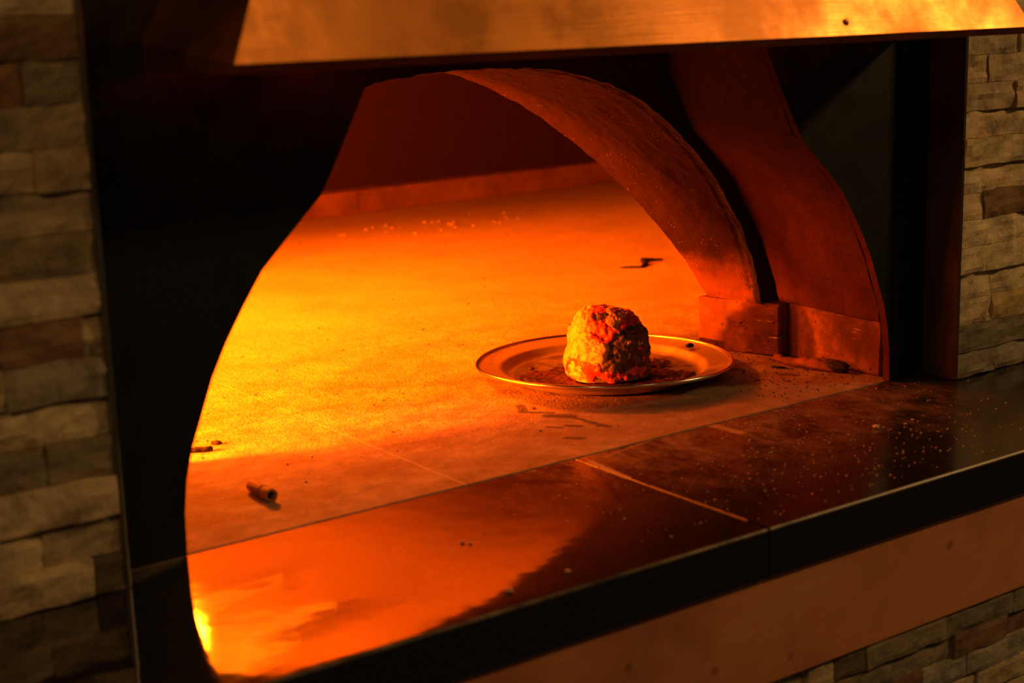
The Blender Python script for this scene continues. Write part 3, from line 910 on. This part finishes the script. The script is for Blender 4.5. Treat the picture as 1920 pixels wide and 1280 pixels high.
def food_mat(name, a, b_, rough, sp):
    mt, nt, b = new_mat(name); N = NT(nt)
    c = N.ramp(N.noise(80, 7, 0.72, dist=1.0), [(0.40, a), (0.56, b_)])
    nt.links.new(c, b.inputs['Base Color']); b.inputs['Roughness'].default_value = rough
    b.inputs['Specular IOR Level'].default_value = sp
    nt.links.new(N.bump(N.noise(260, 5, 0.65), 0.5, 0.002), b.inputs['Normal'])
    return mt
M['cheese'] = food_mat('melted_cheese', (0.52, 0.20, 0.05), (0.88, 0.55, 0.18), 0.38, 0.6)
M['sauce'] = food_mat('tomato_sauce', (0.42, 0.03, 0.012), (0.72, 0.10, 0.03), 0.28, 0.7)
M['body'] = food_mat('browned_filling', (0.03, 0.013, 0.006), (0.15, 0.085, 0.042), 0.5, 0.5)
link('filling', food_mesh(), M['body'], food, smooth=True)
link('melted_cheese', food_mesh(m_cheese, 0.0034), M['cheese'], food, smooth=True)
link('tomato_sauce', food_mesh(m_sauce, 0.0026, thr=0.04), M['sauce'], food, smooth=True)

# burnt sauce and crumbs in the pan
M['crust'] = food_mat('burnt_sauce', (0.012, 0.005, 0.003), (0.085, 0.018, 0.008), 0.45, 0.4)
def blob_sheet(cx, cy, rx, ry, ang, seed, thick=0.0016, z0=0.0043, cell=0.0022, thr=0.0, bumpy=1.0):
    bm = bmesh.new(); vs = {}
    nx_ = int(rx / cell) + 1; ny_ = int(ry / cell) + 1
    ca, sa = math.cos(ang), math.sin(ang)
    def val(i, j):
        x, y = i * cell, j * cell
        X_, Y_ = cx + x * ca - y * sa - PC.x, cy + x * sa + y * ca - PC.y
        if X_ * X_ + Y_ * Y_ > 0.116 ** 2: return -1.0
        return 1 - (x / rx) ** 2 - (y / ry) ** 2 + 1.0 * fbm((x, y, seed), 55, 4) - thr
    def gv(i, j):
        if (i, j) not in vs:
            x, y = i * cell, j * cell
            h_ = max(0, min(1, val(i, j) / 0.5)) ** 0.6
            z = z0 + thick * h_ * (1 + bumpy * 0.9 * fbm((x, y, seed + 3), 160, 3))
            vs[(i, j)] = bm.verts.new((cx + x * ca - y * sa, cy + x * sa + y * ca, z + pan_warp(cx + x * ca - y * sa - PC.x, cy + x * sa + y * ca - PC.y, 0)))
        return vs[(i, j)]
    for i in range(-nx_, nx_):
        for j in range(-ny_, ny_):
            if max(val(i, j), val(i + 1, j), val(i, j + 1), val(i + 1, j + 1)) > 0:
                bm.faces.new([gv(i, j), gv(i + 1, j), gv(i + 1, j + 1), gv(i, j + 1)])
    ext = bmesh.ops.extrude_face_region(bm, geom=bm.faces[:])
    for v in ext['geom']:
        if isinstance(v, bmesh.types.BMVert): v.co.z = z0 - 0.0001 + pan_warp(v.co.x - PC.x, v.co.y - PC.y, 0)
    return bm
va = math.atan2(-0.57, 0.80)        # picture-horizontal direction in plan
big = bmesh.new()
for args in [(0.208, 0.248, 0.104, 0.060, va, 1.0, 0.0018, 0.0042), (0.275, 0.195, 0.055, 0.022, va, 2.0, 0.003, 0.0043),
             (0.290, 0.265, 0.045, 0.026, va, 3.0, 0.0035, 0.0043), (0.150, 0.265, 0.045, 0.030, va, 4.0, 0.0026, 0.0043)]:
    t_ = blob_sheet(*args); me_ = bpy.data.meshes.new('tmp'); t_.to_mesh(me_); t_.free(); big.from_mesh(me_); bpy.data.meshes.remove(me_)
o = link('burnt_sauce', big, M['crust'], None, smooth=True)
tag(o, 'dark burnt tomato sauce and crumbs baked onto the pan around the roast', 'sauce', kind='stuff')

# ------------------------------------------------------------------ loose bits
def lump(name, loc, size, mat, label, cat, seed, group=None, rot=0.0, sub=3, rough=0.35):
    bm = bmesh.new(); bmesh.ops.create_icosphere(bm, subdivisions=sub, radius=1.0)
    for v in bm.verts:
        k = 1 + rough * fbm(v.co + Vector((seed, seed, 0)), 1.6, 3)
        p = Vector((v.co.x * size[0], v.co.y * size[1], v.co.z * size[2])) * k
        c_, s_ = math.cos(rot), math.sin(rot)
        v.co = Vector((p.x * c_ - p.y * s_, p.x * s_ + p.y * c_, max(p.z, -size[2] * 0.6)))
    z0 = min(v.co.z for v in bm.verts)
    for v in bm.verts: v.co.z -= z0
    o = link(name, bm, mat, None, smooth=True); o.location = loc
    tag(o, label, cat, group); return o
def twig(name, pts, rads, mat, label, cat, seed, group=None):
    bm = bmesh.new(); n = 10; rings = []
    P = [Vector(p) for p in pts]; S = 8 * (len(P) - 1)
    for k in range(S + 1):
        t = k / S * (len(P) - 1); i = min(int(t), len(P) - 2); f = t - i
        p = P[i].lerp(P[i + 1], f); r = rads[i] + (rads[i + 1] - rads[i]) * f
        d = (P[i + 1] - P[i]).normalized(); a = d.cross(Vector((0, 0, 1))).normalized(); b = a.cross(d)
        ring = []
        for j in range(n):
            u = 2 * math.pi * j / n; rr = r * (1 + 0.5 * fbm((math.cos(u), math.sin(u), k * 0.5 + seed), 1.5, 2))
            q = p + (a * math.cos(u) + b * math.sin(u)) * rr
            ring.append(bm.verts.new((q.x, q.y, max(q.z, 0.0004))))
        rings.append(ring)
    for a, c in zip(rings[:-1], rings[1:]):
        for j in range(n): bm.faces.new([a[j], a[(j + 1) % n], c[(j + 1) % n], c[j]])
    bm.faces.new(rings[0]); bm.faces.new(list(reversed(rings[-1])))
    o = link(name, bm, mat, None, smooth=True); tag(o, label, cat, group); return o

# hollow crust tube at the left of the hearth
tb = empty('burnt_tube', (-0.341, 0.110, 0.0))
tag(tb, 'short rusty-brown hollow tube lying near the left front of the oven floor', 'debris')
A_ = Vector((-0.3400, 0.1330, 0.0062)); B_ = Vector((-0.3405, 0.0850, 0.0074))
bm = bmesh.new(); n = 24; rings = []
ax = (B_ - A_).normalized(); a1 = ax.cross(Vector((0, 0, 1))).normalized(); a2 = a1.cross(ax)
seq = [(0.0, 0.0040), (0.02, 0.0058), (0.10, 0.0068), (0.3, 0.0072), (0.5, 0.0070), (0.75, 0.0076), (0.93, 0.0084), (1.0, 0.0080),
       (1.0, 0.0052), (0.9, 0.0046), (0.6, 0.0042), (0.3, 0.004)]
for k, (t, r) in enumerate(seq):
    ring = []
    for j in range(n):
        u = 2 * math.pi * j / n
        rr = r * 0.86 * (1 + 0.14 * fbm((math.cos(u), math.sin(u), t * 4), 1.6, 3))
        q = A_.lerp(B_, t) + (a1 * math.cos(u) + a2 * math.sin(u)) * rr
        ring.append(bm.verts.new((q.x, q.y, max(q.z, 0.0004))))
    rings.append(ring)
for a, c in zip(rings[:-1], rings[1:]):
    for j in range(n): bm.faces.new([a[j], a[(j + 1) % n], c[(j + 1) % n], c[j]])
bm.faces.new(rings[0]); bm.faces.new(list(reversed(rings[-1])))
link('shell', bm, M['tube'], tb, smooth=True, angle=math.radians(60))
bm = bmesh.new(); n = 18; rings = []
q0 = A_.lerp(B_, 0.62)
for i in range(24):
    u = 2 * math.pi * i / 24; ring = []
    for j in range(8):
        v = 2 * math.pi * j / 8
        rr = 0.0065 + 0.0008 * math.cos(v)
        q = q0 + (a1 * math.cos(u) + a2 * math.sin(u)) * rr + ax * 0.0012 * math.sin(v)
        ring.append(bm.verts.new((q.x, q.y, max(q.z, 0.0005))))
    rings.append(ring)
for i in range(24):
    a, c = rings[i], rings[(i + 1) % 24]
    for j in range(8): bm.faces.new([a[j], a[(j + 1) % 8], c[(j + 1) % 8], c[j]])
link('collar', bm, M['tube'], tb, smooth=True)

twig('charred_stick', [(-0.350, 0.312, 0.002), (-0.326, 0.300, 0.003), (-0.308, 0.292, 0.0028), (-0.304, 0.296, 0.002)], [0.0022, 0.0028, 0.0036, 0.001],
     M['char'], 'thin black charred stick poking out at the left edge of the oven mouth', 'debris', 1)
lump('charred_crumb', (-0.2905, 0.3125, 0.0), (0.006, 0.0035, 0.0028), M['char'], 'small black crumb just beyond the charred stick at left', 'debris', 2, rot=-0.6)
twig('charred_twig', [(0.742, 0.842, 0.0015), (0.768, 0.815, 0.002), (0.790, 0.830, 0.0035), (0.808, 0.862, 0.004), (0.843, 0.845, 0.003)],
     [0.0016, 0.0026, 0.005, 0.0035, 0.0018], M['char'], 'wavy black twig lying far back on the orange oven floor', 'debris', 4)
# rusty flake leaning along the right-hand brick
bm = bmesh.new(); rings = []
K = 40
for k in range(K + 1):
    t = k / K
    c_ = Vector((0.4500, 0.1780, 0)).lerp(Vector((0.4640, 0.0640, 0)), t) + Vector((-0.006 * math.sin(t * 3.14), 0, 0))
    wd = 0.0095 * (math.sin(math.pi * min(1, max(0.03, t))) ** 0.4); hh = 0.0150 * (0.75 + 0.3 * fbm((t * 3, 1, 2), 1.2, 3)) * math.sin(math.pi * (0.08 + 0.86 * t)) ** 0.5
    ring = []
    for (a, b) in ((-1, 0), (-0.7, 0.45), (-0.2, 0.8), (0.3, 1.0), (0.75, 0.8), (1, 0.35), (1, 0)):
        ring.append(bm.verts.new((c_.x + a * wd + 0.002 * fbm((t * 9, a, 1), 1.5, 2), c_.y, 0.0004 + b * hh * (1 + 0.22 * fbm((t * 9, b * 2, 7), 1.3, 3)))))
    rings.append(ring)
for a, c in zip(rings[:-1], rings[1:]):
    for j in range(6): bm.faces.new([a[j], a[j + 1], c[j + 1], c[j]])
    bm.faces.new([a[6], a[0], c[0], c[6]])
bm.faces.new(rings[0]); bm.faces.new(list(reversed(rings[-1])))
o = link('rusty_flake', bm, M['rust'], None, smooth=True)
tag(o, 'long crumpled reddish flake lying against the foot of the right-hand brick', 'debris')
lump('charred_lump', (0.4620, 0.0800, 0.0), (0.0080, 0.020, 0.0085), M['char'], 'blackened lump at the front end of the reddish flake by the right brick', 'debris', 6, rot=0.1, rough=0.5)
lump('burnt_crumb', (0.3720, 0.2560, 0.0160), (0.0055, 0.0048, 0.0035), M['char'], 'black crumb sitting on the right rim of the round pan', 'debris', 8)
# burnt scraps between the pan and the right brick
rb = random.Random(21)
SCRAPS = ['long burnt scrap behind the pan, second farthest of those by the right-hand bricks', 'short burnt scrap nearest the far corner of the inner right-hand brick',
          'longest burnt sliver close to the inner right-hand brick, amid the other scraps', 'burnt scrap halfway between the pan rim and the inner right-hand brick',
          'small burnt scrap just behind the right rim of the pan, leftmost of the middle ones', 'thin straight burnt scrap touching the side of the inner right-hand brick',
          'tiny round burnt scrap, farthest back of those by the right-hand bricks', 'long burnt sliver lying right against the back of the pan rim', 'stubby burnt scrap nearest the viewer beside the inner right-hand brick']
for k, (px, py, sx, sy, rz) in enumerate([(0.408, 0.330, 0.010, 0.004, -.6), (0.428, 0.326, 0.006, 0.003, -.4), (0.425, 0.300, 0.012, 0.0035, -.7), (0.415, 0.275, 0.009, 0.0035, -.3),
                                          (0.395, 0.312, 0.006, 0.003, -.6), (0.432, 0.286, 0.010, 0.0025, .1), (0.404, 0.350, 0.004, 0.003, 0), (0.398, 0.292, 0.012, 0.0035, -.6),
                                          (0.407, 0.262, 0.007, 0.004, -.9)]):
    lump('burnt_scrap', (px, py, 0.0), (sx, sy, 0.0022), M['char'], SCRAPS[k], 'debris', 30 + k,
         group='burnt scraps beside the right-hand bricks', rot=rz, sub=2)
lump('burnt_scrap', (0.4230, 0.1420, 0.0), (0.011, 0.0022, 0.0016), M['char'], 'thin dark splinter on the floor right of the pan, before the reddish flake', 'debris', 50, rot=-1.1, sub=2)
lump('sauce_spot', (0.0640, 0.1930, 0.0), (0.0032, 0.0026, 0.0016), M['sauce'], 'tiny red drop of sauce on the floor in front of the pan', 'debris', 52, sub=2)
# fine debris
bm = bmesh.new()
def bit(x, y, z, s):
    if (x - PC.x) ** 2 + (y - PC.y) ** 2 < 0.172 ** 2: return
    r = bmesh.ops.create_icosphere(bm, subdivisions=1, radius=s)
    for v in r['verts']:
        v.co = Vector((v.co.x * rb.uniform(0.8, 1.6) + x, v.co.y * rb.uniform(0.8, 1.6) + y, v.co.z * 0.6 + z + s * 0.62))
for _ in range(260):
    bit(rb.uniform(0.30, 0.47), rb.uniform(0.02, 0.36), 0.0, rb.uniform(0.0005, 0.0013))
for _ in range(70):
    bit(rb.uniform(0.0, 1.2), rb.uniform(0.5, 1.7), 0.0, rb.uniform(0.0006, 0.0016))
for _ in range(90):
    bit(rb.uniform(-0.35, 0.2), rb.uniform(0.02, 0.7), 0.0, rb.uniform(0.0005, 0.0012))
o = link('dark_crumbs', bm, M['char'], None); tag(o, 'fine dark crumbs scattered over the oven floor', 'crumbs', kind='stuff')
bm = bmesh.new()
for _ in range(420):
    x = rb.gauss(0.22, 0.17); y = rb.uniform(-0.27, -0.002)
    if x < -0.4 or x > 0.75 or (x > 0.52 and y > -0.06): continue
    bit(x, y, 0.0, rb.uniform(0.0004, 0.0011))
for (x, y, s) in ((0.30, -0.13, 0.004), (0.335, -0.142, 0.0022), (0.355, -0.135, 0.0018), (-0.262, -0.135, 0.0022), (-0.258, -0.142, 0.0018), (-0.30, -0.26, 0.003), (-0.235, -0.256, 0.0026)):
    bit(x, y, 0.0, s)
for _ in range(32):
    bit(rb.uniform(0.55, 1.0), rb.uniform(1.42, 1.58), 0.0, rb.uniform(0.0015, 0.0032))
o = link('pale_crumbs', bm, mat_plain('pale_crumbs', (0.75, 0.55, 0.35), 0.7), None); tag(o, 'pale crumbs and flecks scattered over the granite ledge and the back of the oven floor', 'crumbs', kind='stuff')
